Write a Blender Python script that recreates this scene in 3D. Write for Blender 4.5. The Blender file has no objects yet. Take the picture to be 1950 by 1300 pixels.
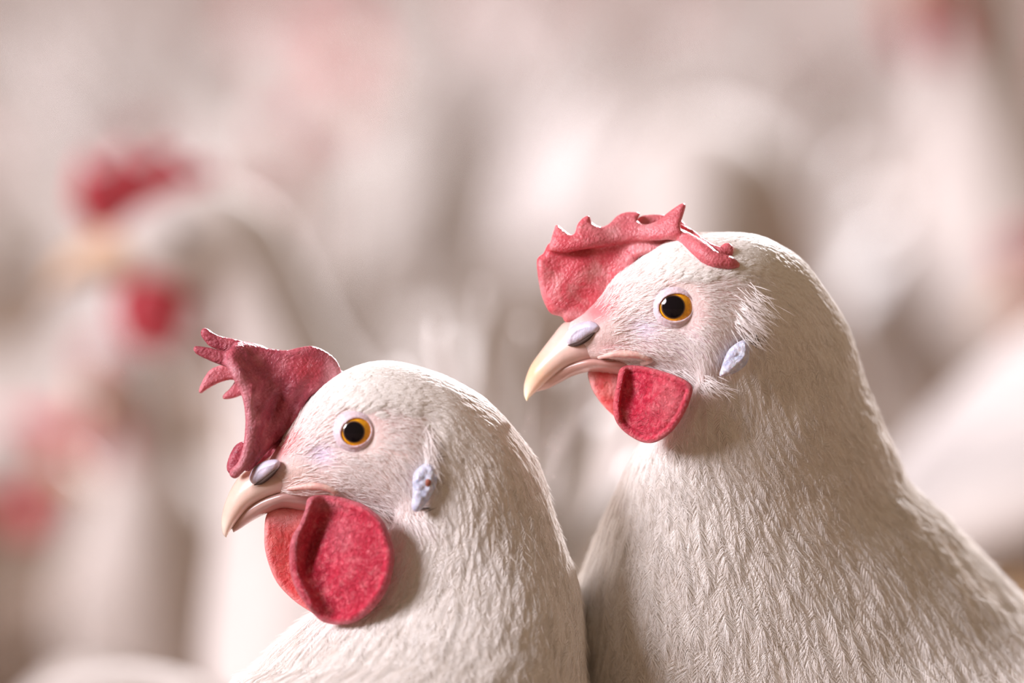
import bpy, math, random
import numpy as np
from mathutils import Vector
from mathutils.bvhtree import BVHTree

# ------------------------------------------------------------------ camera, world, light, exposure
sc = bpy.context.scene
COL = sc.collection
LENS, PITCH, DIST, HCAM = 200.0, math.radians(4.0), 1.33, 0.445
cd = bpy.data.cameras.new('camera'); cam = bpy.data.objects.new('camera', cd); COL.objects.link(cam)
cd.lens = LENS; cd.sensor_width = 36.0
cam.location = (0, -DIST, HCAM); cam.rotation_euler = (math.pi/2 - PITCH, 0, 0)
cd.clip_start = 0.05; cd.clip_end = 200
cd.dof.use_dof = True; cd.dof.focus_distance = DIST - 0.012; cd.dof.aperture_fstop = 4.6
sc.camera = cam

w = bpy.data.worlds.new('world'); sc.world = w; w.use_nodes = True
bg = w.node_tree.nodes['Background']; bg.inputs[0].default_value = (1.0, 0.74, 0.51, 1); bg.inputs[1].default_value = 0.31

def sun(name, d, strength, angle, color):
    l = bpy.data.lights.new(name, 'SUN'); l.energy = strength; l.angle = math.radians(angle); l.color = color
    o = bpy.data.objects.new(name, l); COL.objects.link(o)
    o.rotation_euler = Vector(d).to_track_quat('-Z', 'Y').to_euler(); o.location = (0, 0, 3)
# soft daylight from the open left side of the house; low hard sun from behind right
sun('side_daylight', (0.79, 0.35, -0.42), 5.1, 24, (0.985, 0.925, 1.0))
sun('back_sunlight', (-0.30, -0.86, -0.42), 9.0, 3, (1.0, 0.95, 1.0))

sc.view_settings.view_transform = 'Standard'; sc.view_settings.look = 'None'
sc.view_settings.gamma = 1.0; sc.view_settings.use_curve_mapping = False
sc.view_settings.exposure = 0.08
sc.cycles.max_bounces = 6; sc.cycles.diffuse_bounces = 4; sc.cycles.glossy_bounces = 2
sc.cycles.transmission_bounces = 4; sc.cycles.transparent_max_bounces = 4
sc.cycles.use_denoising = True
sc.cycles.caustics_reflective = False; sc.cycles.caustics_refractive = False
sc.cycles.sample_clamp_indirect = 6

# ------------------------------------------------------------------ the hens' own frame: millimetre-like units, K metres each
K = 0.000123
FWD = np.array([0, math.cos(PITCH), -math.sin(PITCH)]); UP = np.array([0, math.sin(PITCH), math.cos(PITCH)])
C0 = np.array([0, -DIST, HCAM]) + DIST*FWD
def W(p):
    """(u, v, depth) in units of K -> world metres (a rigid frame)."""
    p = np.asarray(p, float)
    return C0 + (p[..., 0:1]-975)*K*np.array([1., 0, 0]) - (p[..., 1:2]-650)*K*UP + p[..., 2:3]*K*FWD
def inv(P):
    P = np.asarray(P, float) - C0
    return np.stack([P[..., 0]/K+975, 650-(P@UP)/K, (P@FWD)/K], -1)

# ------------------------------------------------------------------ materials
def srgb(r, g, b):
    f = lambda c: (c/255/12.92) if c/255 <= .04045 else ((c/255+.055)/1.055)**2.4
    return (f(r), f(g), f(b), 1)
def nmat(name):
    m = bpy.data.materials.new(name); m.use_nodes = True
    nt = m.node_tree; b = nt.nodes['Principled BSDF']
    return m, nt, b
def N(nt, t, **kw):
    n = nt.nodes.new(t)
    for k, v in kw.items():
        if k.startswith('i_'): n.inputs[k[2:].replace('_', ' ')].default_value = v
        else: setattr(n, k, v)
    return n
def noise(nt, scale, detail=4, rough=.6, vec=None):
    n = N(nt, 'ShaderNodeTexNoise'); n.inputs['Scale'].default_value = scale
    n.inputs['Detail'].default_value = detail; n.inputs['Roughness'].default_value = rough
    if vec is not None: nt.links.new(vec, n.inputs['Vector'])
    return n
def ramp(nt, fac, stops):
    r = N(nt, 'ShaderNodeValToRGB'); e = r.color_ramp.elements
    while len(e) < len(stops): e.new(.5)
    for el, (p, c) in zip(e, stops): el.position = p; el.color = c
    nt.links.new(fac, r.inputs[0]); return r
def bump(nt, b, h, dist, strength=1.0, chain=None):
    n = N(nt, 'ShaderNodeBump'); n.inputs['Distance'].default_value = dist; n.inputs['Strength'].default_value = strength
    nt.links.new(h, n.inputs['Height'])
    if chain is not None: nt.links.new(chain.outputs[0], n.inputs['Normal'])
    nt.links.new(n.outputs[0], b.inputs['Normal']); return n

def flesh(name, lo, mid, hi, pebble=900, sss=.25, vein=220, rough=.42, bd=.00016, wr=4):
    m, nt, b = nmat(name)
    tc = N(nt, 'ShaderNodeTexCoord')
    n1 = noise(nt, vein, 6, .7, tc.outputs['Object']); n1.inputs['Distortion'].default_value = .6
    r = ramp(nt, n1.outputs['Fac'], [(.30, lo), (.50, mid), (.70, hi)])
    at = N(nt, 'ShaderNodeAttribute', attribute_name='tint')
    mx = N(nt, 'ShaderNodeMix', data_type='RGBA'); nt.links.new(at.outputs['Alpha'], mx.inputs[0])
    nt.links.new(r.outputs[0], mx.inputs[6]); nt.links.new(at.outputs['Color'], mx.inputs[7])
    n3 = noise(nt, pebble*1.2, 2, .5, tc.outputs['Object'])
    sp = ramp(nt, n3.outputs['Fac'], [(.56, (0, 0, 0, 1)), (.72, (1, 1, 1, 1))])
    mx2 = N(nt, 'ShaderNodeMix', data_type='RGBA'); 
    ml = N(nt, 'ShaderNodeMath', operation='MULTIPLY'); ml.inputs[1].default_value = .35
    nt.links.new(sp.outputs[0], ml.inputs[0]); nt.links.new(ml.outputs[0], mx2.inputs[0])
    nt.links.new(mx.outputs[2], mx2.inputs[6]); mx2.inputs[7].default_value = hi
    nt.links.new(mx2.outputs[2], b.inputs['Base Color'])
    b.inputs['Roughness'].default_value = rough
    b.inputs['Subsurface Weight'].default_value = sss; b.inputs['Subsurface Radius'].default_value = (1, .25, .2)
    b.inputs['Subsurface Scale'].default_value = .0015
    v = N(nt, 'ShaderNodeTexVoronoi', feature='SMOOTH_F1'); v.inputs['Scale'].default_value = pebble
    nt.links.new(tc.outputs['Object'], v.inputs['Vector'])
    bm1 = bump(nt, b, v.outputs['Distance'], bd*1.0, 1)
    n2 = noise(nt, vein*1.6, 5, .65, tc.outputs['Object']); n2.inputs['Distortion'].default_value = 1.2
    bump(nt, b, n2.outputs['Fac'], bd*wr, 1, bm1)
    return m

M = {}
M['comb_dark'] = flesh('comb_skin', srgb(140, 50, 68), srgb(168, 70, 86), srgb(196, 108, 118), 1500)
M['comb_red'] = flesh('red_comb_skin', srgb(190, 45, 62), srgb(205, 80, 92), srgb(226, 150, 152), 1500, vein=130)
M['wattle'] = flesh('wattle_skin', srgb(190, 12, 50), srgb(205, 48, 76), srgb(232, 120, 130), 1100, vein=420, wr=9)
M['wattle_far'] = flesh('far_wattle_skin', srgb(215, 50, 60), srgb(226, 92, 92), srgb(236, 140, 134), 1100, vein=260, wr=4)
M['lobe'] = flesh('earlobe_skin', srgb(190, 200, 236), srgb(218, 222, 244), srgb(240, 242, 252), 1200, sss=.3, vein=420, wr=7)
M['lid'] = flesh('eyelid_skin', srgb(212, 186, 196), srgb(222, 200, 208), srgb(232, 214, 220), 1400, sss=.3, vein=300, bd=.00008)
M['gape'] = flesh('mouth_corner_skin', srgb(206, 150, 146), srgb(222, 182, 172), srgb(232, 202, 190), 1200, sss=.3, vein=260, bd=.00006)
M['cere'] = flesh('nostril_skin', srgb(190, 188, 210), srgb(208, 202, 220), srgb(222, 214, 226), 900, sss=.3, vein=200, bd=.00006)

def skin_mat():
    m, nt, b = nmat('hen_skin_and_down')
    tc = N(nt, 'ShaderNodeTexCoord')
    at = N(nt, 'ShaderNodeAttribute', attribute_name='tint')
    n = noise(nt, 420, 5, .7, tc.outputs['Object'])
    r = ramp(nt, n.outputs['Fac'], [(.3, (.86, .85, .85, 1)), (.7, (1.06, 1.05, 1.04, 1))])
    mx = N(nt, 'ShaderNodeMix', data_type='RGBA', blend_type='MULTIPLY'); mx.inputs[0].default_value = 1
    nt.links.new(at.outputs['Color'], mx.inputs[6]); nt.links.new(r.outputs[0], mx.inputs[7])
    nt.links.new(mx.outputs[2], b.inputs['Base Color'])
    b.inputs['Roughness'].default_value = .62
    b.inputs['Subsurface Weight'].default_value = .2; b.inputs['Subsurface Radius'].default_value = (1, .45, .35)
    b.inputs['Subsurface Scale'].default_value = .0015
    n2 = noise(nt, 900, 5, .7, tc.outputs['Object'])
    bump(nt, b, n2.outputs['Fac'], .0005, .8)
    return m
M['skin'] = skin_mat()

def feather_mat(name, c1, c2, trans=.35):
    m = bpy.data.materials.new(name); m.use_nodes = True; nt = m.node_tree
    b = nt.nodes['Principled BSDF']; out = nt.nodes['Material Output']
    hi = N(nt, 'ShaderNodeHairInfo')
    r = ramp(nt, hi.outputs['Random'], [(0, c1), (1, c2)])
    nt.links.new(r.outputs[0], b.inputs['Base Color'])
    b.inputs['Roughness'].default_value = .48; b.inputs['Specular IOR Level'].default_value = .4
    t = N(nt, 'ShaderNodeBsdfTranslucent'); nt.links.new(r.outputs[0], t.inputs[0])
    mx = N(nt, 'ShaderNodeMixShader'); mx.inputs[0].default_value = trans
    nt.links.new(b.outputs[0], mx.inputs[1]); nt.links.new(t.outputs[0], mx.inputs[2]); nt.links.new(mx.outputs[0], out.inputs[0])
    return m
M['feather'] = feather_mat('white_feather', (.86, .81, .76, 1), (.94, .92, .90, 1), .2)
M['bristle'] = feather_mat('face_bristle', (.92, .86, .84, 1), (.97, .94, .93, 1), .3)
M['dark_bristle'] = feather_mat('dark_bristle', (.05, .035, .03, 1), (.14, .10, .08, 1), .1)

def beak_mat():
    m, nt, b = nmat('beak_horn')
    tc = N(nt, 'ShaderNodeTexCoord'); at = N(nt, 'ShaderNodeAttribute', attribute_name='tint')
    n = noise(nt, 160, 4, .6, tc.outputs['Object'])
    r = ramp(nt, n.outputs['Fac'], [(.3, (.9, .88, .86, 1)), (.7, (1.04, 1.02, 1, 1))])
    mx = N(nt, 'ShaderNodeMix', data_type='RGBA', blend_type='MULTIPLY'); mx.inputs[0].default_value = 1
    nt.links.new(at.outputs['Color'], mx.inputs[6]); nt.links.new(r.outputs[0], mx.inputs[7])
    nt.links.new(mx.outputs[2], b.inputs['Base Color'])
    b.inputs['Roughness'].default_value = .27; b.inputs['Coat Weight'].default_value = .25; b.inputs['Coat Roughness'].default_value = .2
    b.inputs['Subsurface Weight'].default_value = .3; b.inputs['Subsurface Radius'].default_value = (1, .6, .4)
    b.inputs['Subsurface Scale'].default_value = .002
    n2 = noise(nt, 700, 3, .5, tc.outputs['Object']); bump(nt, b, n2.outputs['Fac'], .00006, .6)
    return m
M['beak'] = beak_mat()

def plain(name, col, rough=.6, sub=None, coat=0, nscale=60, lo=.85, hi=1.1, bd=0):
    m, nt, b = nmat(name)
    tc = N(nt, 'ShaderNodeTexCoord'); n = noise(nt, nscale, 5, .6, tc.outputs['Object'])
    r = ramp(nt, n.outputs['Fac'], [(.3, tuple(c*lo for c in col[:3])+(1,)), (.7, tuple(min(1, c*hi) for c in col[:3])+(1,))])
    nt.links.new(r.outputs[0], b.inputs['Base Color'])
    b.inputs['Roughness'].default_value = rough; b.inputs['Coat Weight'].default_value = coat; b.inputs['Coat Roughness'].default_value = .03
    if bd: bump(nt, b, n.outputs['Fac'], bd)
    return m
M['pupil'] = plain('pupil_black', (.004, .002, .004, 1), .06, nscale=500)
M['pupil'].node_tree.nodes['Principled BSDF'].inputs['Specular IOR Level'].default_value = .3
M['iris'] = plain('orange_iris', srgb(236, 164, 20), .25, coat=.4, nscale=1500, lo=.75, hi=1.2)
M['irisrim'] = plain('dark_iris_rim', srgb(96, 62, 40), .3, coat=1, nscale=900)
M['slit'] = plain('dark_nostril_slit', srgb(58, 36, 26), .8, nscale=800)
M['leg'] = plain('yellow_leg_scale', srgb(214, 170, 96), .5, nscale=300, bd=.0005)
M['bgwhite'] = plain('soft_white_plumage', (.60, .55, .515, 1), .75, nscale=22, lo=.80, hi=1.08, bd=.004)
M['bgred'] = plain('soft_red_skin', srgb(192, 62, 76), .5, nscale=120)
M['bgtail'] = plain('white_tail_feather', (.68, .63, .60, 1), .6, nscale=40)
M['spot'] = plain('brown_scab', srgb(150, 84, 66), .7, nscale=800)

# ------------------------------------------------------------------ mesh helpers
def link(o, parent=None):
    COL.objects.link(o)
    if parent is not None: o.parent = parent
    return o
def mesh_obj(name, verts, faces, mat, parent=None, origin=(0, 0, 0), smooth=True, tint=None, mats=None, midx=None):
    me = bpy.data.meshes.new(name)
    v = np.asarray(verts, float) - np.asarray(origin, float)
    me.from_pydata(v.tolist(), [], [list(map(int, f)) for f in faces]); me.update()
    if smooth: me.polygons.foreach_set('use_smooth', [True]*len(me.polygons))
    for mm in (mats or [mat]): me.materials.append(mm)
    if midx is not None: me.polygons.foreach_set('material_index', midx)
    if tint is not None:
        a = me.color_attributes.new('tint', 'FLOAT_COLOR', 'POINT'); a.data.foreach_set('color', np.asarray(tint, np.float32).ravel())
    return link(bpy.data.objects.new(name, me), parent)

def cr(P, n):
    """open Catmull-Rom through rows of P, n samples per span"""
    P = np.asarray(P, float); Q = np.vstack([2*P[0]-P[1], P, 2*P[-1]-P[-2]]); out = []
    for i in range(len(P)-1):
        t = np.linspace(0, 1, n, endpoint=False)[:, None]; a, b, c, d = Q[i], Q[i+1], Q[i+2], Q[i+3]
        out.append(.5*((2*b)+(-a+c)*t+(2*a-5*b+4*c-d)*t**2+(-a+3*b-3*c+d)*t**3))
    out.append(P[-1:]); return np.vstack(out)
def crc(P, n=6):
    """closed Catmull-Rom"""
    P = np.asarray(P, float); m = len(P); out = []
    for i in range(m):
        t = np.linspace(0, 1, n, endpoint=False)[:, None]; a, b, c, d = P[i-1], P[i], P[(i+1) % m], P[(i+2) % m]
        out.append(.5*((2*b)+(-a+c)*t+(2*a-5*b+4*c-d)*t**2+(-a+3*b-3*c+d)*t**3))
    return np.vstack(out)

def loft(st, nper=8, nth=96, k=0.0, flat=0.0, power=1.0):
    """st rows: centre(3), dorsal(3), lateral(3). returns grid (S, nth, 3); theta 0 = dorsal, pi/2 = lateral, pi = ventral"""
    R = cr(np.asarray(st, float).reshape(len(st), 9), nper)
    th = np.linspace(0, 2*math.pi, nth, endpoint=False)
    ct, sn = np.cos(th), np.sin(th)
    ws = np.sign(sn)*np.abs(sn)**power*(1+k*ct)
    cc = ct
    return R[:, None, 0:3] + R[:, None, 3:6]*cc[None, :, None] + R[:, None, 6:9]*ws[None, :, None]
def grid_faces(S, T, caps=True):
    f = []
    for i in range(S-1):
        for j in range(T):
            j2 = (j+1) % T
            f.append((i*T+j, (i+1)*T+j, (i+1)*T+j2, i*T+j2))
    if caps:
        f.append(tuple(range(T))); f.append(tuple((S-1)*T+j for j in reversed(range(T))))
    return f
def TR(T, B, wd, yT, yB, phi):
    T = np.array([T[0], T[1], yT], float); B = np.array([B[0], B[1], yB], float); p = math.radians(phi)
    return np.concatenate([(T+B)/2, (T-B)/2, [wd*math.sin(p), 0, -wd*math.cos(p)]])
def TB(T, B, wd, yc=0.0):
    T = np.array([T[0], T[1], yc], float); B = np.array([B[0], B[1], yc], float)
    return np.concatenate([(T+B)/2, (T-B)/2, [0, 0, -wd]])

def seg_sdf(pts, X, Y):
    """signed distance to closed polygon (negative inside)"""
    d = np.full(X.shape, 1e9); ins = np.zeros(X.shape, bool); n = len(pts)
    for i in range(n):
        ax, ay = pts[i]; bx, by = pts[(i+1) % n]
        ex, ey = bx-ax, by-ay; L = ex*ex+ey*ey+1e-9
        t = np.clip(((X-ax)*ex+(Y-ay)*ey)/L, 0, 1)
        d = np.minimum(d, (X-ax-t*ex)**2+(Y-ay-t*ey)**2)
        c = ((ay > Y) != (by > Y)) & (X < (bx-ax)*(Y-ay)/((by-ay) if by != ay else 1e-9)+ax)
        ins ^= c
    d = np.sqrt(d); return np.where(ins, -d, d)
def path_d(pts, X, Y):
    """distance to open polyline, and parameter 0..1 along it"""
    d = np.full(X.shape, 1e9); tt = np.zeros(X.shape); n = len(pts)
    for i in range(n-1):
        ax, ay = pts[i][:2]; bx, by = pts[i+1][:2]; ex, ey = bx-ax, by-ay; L = ex*ex+ey*ey+1e-9
        t = np.clip(((X-ax)*ex+(Y-ay)*ey)/L, 0, 1); q = np.sqrt((X-ax-t*ex)**2+(Y-ay-t*ey)**2)
        m = q < d; d = np.where(m, q, d); tt = np.where(m, (i+t)/(n-1), tt)
    return d, tt
def smin(a, b, k):
    h = np.clip(.5+.5*(b-a)/k, 0, 1); return b*(1-h)+a*h-k*h*(1-h)

class Vol:
    """signed-distance volume in hen units, meshed with surface nets"""
    def __init__(s, lo, hi, h):
        s.lo = np.array(lo, float); s.h = h; n = np.ceil((np.array(hi)-s.lo)/h).astype(int)+1
        s.ax = [s.lo[i]+h*np.arange(n[i]) for i in range(3)]
        s.U, s.V = np.meshgrid(s.ax[0], s.ax[1], indexing='ij'); s.D = s.ax[2][None, None, :]
        s.F = np.full(tuple(n), 50.0)
    def add(s, f, k=4): s.F = smin(s.F, np.broadcast_to(f, s.F.shape), k)
    def sheet(s, poly, yc, t, k=4, n=6, closed=True):
        d2 = seg_sdf(crc(poly, n) if n else poly, s.U, s.V)
        yc = np.broadcast_to(np.asarray(yc, float), s.U.shape); t = np.broadcast_to(np.asarray(t, float), s.U.shape)
        gx, gy = np.gradient(yc, s.h); g = np.sqrt(1+gx**2+gy**2)
        r = t*.96
        a = (d2+r)[:, :, None]; b = np.abs(s.D-yc[:, :, None])/g[:, :, None]-t[:, :, None]+r[:, :, None]
        f = np.sqrt(np.maximum(a, 0)**2+np.maximum(b, 0)**2)+np.minimum(np.maximum(a, b), 0)-r[:, :, None]
        s.add(f, k)
    def tube(s, pts, rad, k=4, n=6):
        P = cr(np.asarray(pts, float), n); R = np.interp(np.linspace(0, 1, len(P)), np.linspace(0, 1, len(rad)), rad)
        U, V, D = s.U[:, :, None], s.V[:, :, None], s.D; f = None
        for i in range(len(P)-1):
            a, e = P[i], P[i+1]-P[i]; L = e@e+1e-9
            t = np.clip(((U-a[0])*e[0]+(V-a[1])*e[1]+(D-a[2])*e[2])/L, 0, 1)
            q = np.sqrt((U-a[0]-t*e[0])**2+(V-a[1]-t*e[1])**2+(D-a[2]-t*e[2])**2)-(R[i]*(1-t)+R[i+1]*t)
            f = q if f is None else np.minimum(f, q)
        s.add(f, k)
    def ell(s, c, r, k=4):
        q = np.sqrt(((s.U[:, :, None]-c[0])/r[0])**2+((s.V[:, :, None]-c[1])/r[1])**2+((s.D-c[2])/r[2])**2)
        s.add((q-1)*min(r), k)
    def mesh(s):
        F = s.F; ins = F < 0; nx, ny, nz = F.shape
        acc = np.zeros((nx-1, ny-1, nz-1, 3)); cnt = np.zeros((nx-1, ny-1, nz-1)); 
        import itertools
        for ax in range(3):
            sl0 = [slice(None)]*3; sl1 = [slice(None)]*3; sl0[ax] = slice(0, -1); sl1[ax] = slice(1, None)
            a, b = F[tuple(sl0)], F[tuple(sl1)]; cross = (a < 0) != (b < 0)
            t = np.where(cross, a/(a-b+1e-12*(~cross)+0.0), 0) if False else np.where(cross, a/np.where(cross, a-b, 1), 0)
            o = [i for i in range(3) if i != ax]
            for d in itertools.product((0, 1), (0, 1)):
                sl = [slice(None)]*3
                for q, dd in zip(o, d): sl[q] = slice(dd, F.shape[q]-1+dd)
                c = cross[tuple(sl)]; tt = t[tuple(sl)]
                p = np.zeros(c.shape+(3,)); p[..., ax] = tt
                for q, dd in zip(o, d): p[..., q] = dd
                acc += np.where(c[..., None], p, 0); cnt += c
        act = cnt > 0; idx = np.full(act.shape, -1); idx[act] = np.arange(act.sum())
        pos = np.argwhere(act)+acc[act]/cnt[act][:, None]
        V = s.lo+pos*s.h; faces = []
        for ax in range(3):
            sl0 = [slice(None)]*3; sl1 = [slice(None)]*3; sl0[ax] = slice(0, -1); sl1[ax] = slice(1, None)
            a, b = ins[tuple(sl0)], ins[tuple(sl1)]; o1, o2 = [(1, 2), (2, 0), (0, 1)][ax]
            e = np.argwhere(a != b); e = e[(e[:, o1] > 0) & (e[:, o2] > 0)]
            e = e[(e[:, o1] < F.shape[o1]-1) & (e[:, o2] < F.shape[o2]-1)]
            if not len(e): continue
            flip = a[tuple(e.T)]
            def g(d1, d2):
                q = e.copy(); q[:, o1] -= d1; q[:, o2] -= d2; return idx[tuple(q.T)]
            q = np.stack([g(1, 1), g(0, 1), g(0, 0), g(1, 0)], 1); q[~flip] = q[~flip][:, ::-1]
            faces.append(q[(q >= 0).all(1)])
        F4 = np.vstack(faces)
        return V, F4
def relax(V, F, it=2, lam=.5):
    F = np.asarray(F)
    for _ in range(it):
        s = np.zeros_like(V); c = np.zeros(len(V))
        for a in range(4):
            i, j = F[:, a], F[:, (a+1) % 4]
            np.add.at(s, i, V[j]); np.add.at(c, i, 1); np.add.at(s, j, V[i]); np.add.at(c, j, 1)
        V = V*(1-lam)+lam*s/np.maximum(c, 1)[:, None]
    return V
def vol_obj(name, vol, mat, root, tintf=None, mirror=False, it=2, wob=None):
    V, F = vol.mesh(); V = relax(V, F, it)
    if wob is not None: V = wob(V)
    if mirror: V = V*[1, 1, -1]; F = F[:, ::-1]
    t = tintf(V) if tintf else np.zeros((len(V), 4))
    top = root
    while top.parent is not None: top = top.parent
    return mesh_obj(name, W(V), F, mat, root, top.location, tint=t)

def gauss(V, c, r, rot=0.0):
    dx, dy = V[..., 0]-c[0], V[..., 1]-c[1]; ca, sa = math.cos(rot), math.sin(rot)
    x, y = dx*ca+dy*sa, -dx*sa+dy*ca
    return np.exp(-(x/r[0])**2-(y/r[1])**2)
def sstep(a, b, x):
    t = np.clip((x-a)/(b-a), 0, 1); return t*t*(3-2*t)
def mixc(C, col, f):
    return C*(1-f[..., None])+np.array(col[:3])*f[..., None]

# ------------------------------------------------------------------ plumage built of single barbs
rng = np.random.default_rng(7)
class Surf:
    def __init__(s, G):
        s.G = G; S, T, _ = G.shape
        ds = np.gradient(G, axis=0); dt = (np.roll(G, -1, 1)-np.roll(G, 1, 1))/2
        n = np.cross(ds, dt); n /= np.linalg.norm(n, axis=-1, keepdims=True)+1e-9
        cen = G.mean(1, keepdims=True)
        if (n*(G-cen)).sum(-1).mean() < 0: n = -n
        s.n = n; s.area = np.linalg.norm(np.cross(ds, dt), axis=-1)
        s.ds = np.linalg.norm(ds, axis=-1); s.dt = np.linalg.norm(dt, axis=-1)
    def at(s, A, i, j):
        S, T = s.G.shape[:2]; i = np.clip(i, 0, S-1.001); i0 = i.astype(int); fi = i-i0; j = j % T; j0 = j.astype(int); fj = j-j0; j1 = (j0+1) % T
        if A.ndim == 3: fi, fj = fi[..., None], fj[..., None]
        return A[i0, j0]*(1-fi)*(1-fj)+A[i0+1, j0]*fi*(1-fj)+A[i0, j1]*(1-fi)*fj+A[i0+1, j1]*fi*fj
    def sample(s, n, wfun=None):
        Wt = s.area.copy()
        if wfun is not None: Wt = Wt*wfun(s.G)
        p = Wt.ravel()/Wt.sum(); k = rng.choice(p.size, n, p=p)
        i, j = np.unravel_index(k, Wt.shape); return i+rng.random(n), j+rng.random(n)-.5
def curves_obj(name, pts, rad, mat, parent, origin):
    """pts (n, m, 3) world, rad (n, m)"""
    n, m, _ = pts.shape
    cu = bpy.data.hair_curves.new(name); cu.add_curves([m]*n)
    cu.position_data.foreach_set('vector', (pts-np.asarray(origin, float)).astype(np.float32).ravel())
    a = cu.attributes.get('radius') or cu.attributes.new('radius', 'FLOAT', 'POINT')
    a.data.foreach_set('value', rad.astype(np.float32).ravel())
    cu.materials.append(mat)
    return link(bpy.data.objects.new(name, cu), parent)
def feathers(surf, i, j, L, wd, lift, nb, dirfun=None, curl=0.0, root_h=1.0):
    """one vaned feather at each surface parameter: rachis traced over the surface, nb barbs. all sizes in hen units (arrays)"""
    n = len(i); nt = 7; tt = np.linspace(0, 1, nt)
    ang = rng.normal(0, .07, n)
    g0 = surf.at(surf.G, i, j); ang = ang+.16*np.sin(g0[:, 0]*.045+1.3*np.sin(g0[:, 1]*.021))*np.sin(g0[:, 1]*.05+g0[:, 2]*.04)
    if dirfun is not None: ang = ang+dirfun(surf.at(surf.G, i, j))
    R = np.zeros((n, nt, 3)); Nn = np.zeros((n, nt, 3)); ci, cj = i.copy(), j.copy()
    for q in range(nt):
        R[:, q] = surf.at(surf.G, ci, cj); Nn[:, q] = surf.at(surf.n, ci, cj)
        sl = np.maximum(surf.at(surf.ds, ci, cj), .3); tl = np.maximum(surf.at(surf.dt, ci, cj), .3)
        step = L/(nt-1); ci = ci+np.cos(ang)*step/sl; cj = cj+np.sin(ang)*step/tl
    Nn /= np.linalg.norm(Nn, axis=-1, keepdims=True)+1e-9
    R = R+Nn*(root_h+lift[:, None]*L[:, None]*np.sin(tt*1.9)[None, :])[..., None]
    D = np.gradient(R, axis=1); D /= np.linalg.norm(D, axis=-1, keepdims=True)+1e-9
    B = np.cross(Nn, D); B /= np.linalg.norm(B, axis=-1, keepdims=True)+1e-9
    tb = np.linspace(.02, 1, nb); side = np.where(np.arange(nb) % 2 == 0, 1., -1.)
    prof = np.sin(np.clip(tb*1.02, 0, 1)**.62*math.pi*.93+.12)**.8
    def ev(A, t):
        x = t*(nt-1); x0 = np.clip(x.astype(int), 0, nt-2); f = (x-x0)[..., None]
        a = A[np.arange(n)[:, None], x0]; b = A[np.arange(n)[:, None], x0+1]
        return a*(1-f)+b*f
    t0 = np.tile(tb, (n, 1))*.82+rng.normal(0, .012, (n, nb)); t0 = np.clip(t0, 0, .98)
    pts = np.zeros((n, nb, 4, 3)); wj = (1+rng.normal(0, .13, (n, nb)))
    for q, s in enumerate((0, .33, .68, 1.0)):
        tq = np.clip(t0+s*.20*(1+.25*wj), 0, 1); over = np.maximum(t0+s*.20*(1+.25*wj)-1, 0)
        lat = wd[:, None]*.5*prof[None, :]*wj*side[None, :]*(s**.85)
        P = ev(R, tq)+ev(B, tq)*lat[..., None]+ev(D, tq)*(over*L[:, None])[..., None]
        P = P+ev(Nn, tq)*(-(np.abs(lat)*.22)+rng.normal(0, .35, lat.shape)*s)[..., None]
        pts[:, :, q] = P
    return pts.reshape(n*nb, 4, 3)
def bristles(surf, i, j, L, lift, dirfun=None, jit=.25):
    n = len(i); ang = rng.normal(0, jit, n)
    if dirfun is not None: ang = ang+dirfun(surf.at(surf.G, i, j))
    P = np.zeros((n, 4, 3)); ci, cj = i.copy(), j.copy()
    for q in range(4):
        nn = surf.at(surf.n, ci, cj); P[:, q] = surf.at(surf.G, ci, cj)+nn*(lift*L*(q/3)**1.1)[:, None]
        sl = np.maximum(surf.at(surf.ds, ci, cj), .3); tl = np.maximum(surf.at(surf.dt, ci, cj), .3)
        ci = ci+np.cos(ang)*L/3/sl; cj = cj+np.sin(ang)*L/3/tl; ang = ang+rng.normal(0, .12, n)
    return P

# ------------------------------------------------------------------ one foreground hen
WHITE = (.88, .83, .78)
def empty(name, loc, label, cat, group=None):
    o = bpy.data.objects.new(name, None); o.location = loc; o.empty_display_size = .05
    o['label'] = label; o['category'] = cat
    if group: o['group'] = group
    return link(o)
def mul(v, s): return [x*s for x in v]

def leg_part(root, hip, foot, toe_dir, scale=1.0, mat=None, name='leg'):
    """scaled shank with four toes standing on the floor"""
    hip, foot = np.array(hip, float), np.array(foot, float); toe_dir = np.array(toe_dir, float); toe_dir /= np.linalg.norm(toe_dir)
    side = np.array([-toe_dir[1], toe_dir[0], 0]); V, F = [], []
    def tube(P, R, nseg=10):
        P = cr(P, 4); R = np.interp(np.linspace(0, 1, len(P)), np.linspace(0, 1, len(R)), R); b = len(V)
        for k in range(len(P)):
            d = P[min(k+1, len(P)-1)]-P[max(k-1, 0)]; d /= np.linalg.norm(d)+1e-9
            x = np.cross(d, [0.31, .2, .93]) if abs(d[2]) < .9 else np.cross(d, [1, 0, 0]); x /= np.linalg.norm(x); y = np.cross(d, x)
            for a in range(nseg):
                t = 2*math.pi*a/nseg; V.append(P[k]+R[k]*(math.cos(t)*x+math.sin(t)*y))
        for k in range(len(P)-1):
            for a in range(nseg):
                F.append((b+k*nseg+a, b+k*nseg+(a+1) % nseg, b+(k+1)*nseg+(a+1) % nseg, b+(k+1)*nseg+a))
        F.append(tuple(b+a for a in reversed(range(nseg)))); F.append(tuple(b+(len(P)-1)*nseg+a for a in range(nseg)))
    kn = hip*.45+foot*.55-toe_dir*.012
    tube([hip, kn, foot+[0, 0, .010]], [.011, .006, .0062])
    for a, l in ((0, .052), (.55, .042), (-.55, .042), (math.pi, .02)):
        d = toe_dir*math.cos(a)+side*math.sin(a)
        tube([foot+[0, 0, .010], foot+d*l*.5+[0, 0, .0065], foot+d*l+[0, 0, .0035]], [.0055, .004, .0025])
    return mesh_obj(name, V, F, mat or M['leg'], root, root.location)

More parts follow.
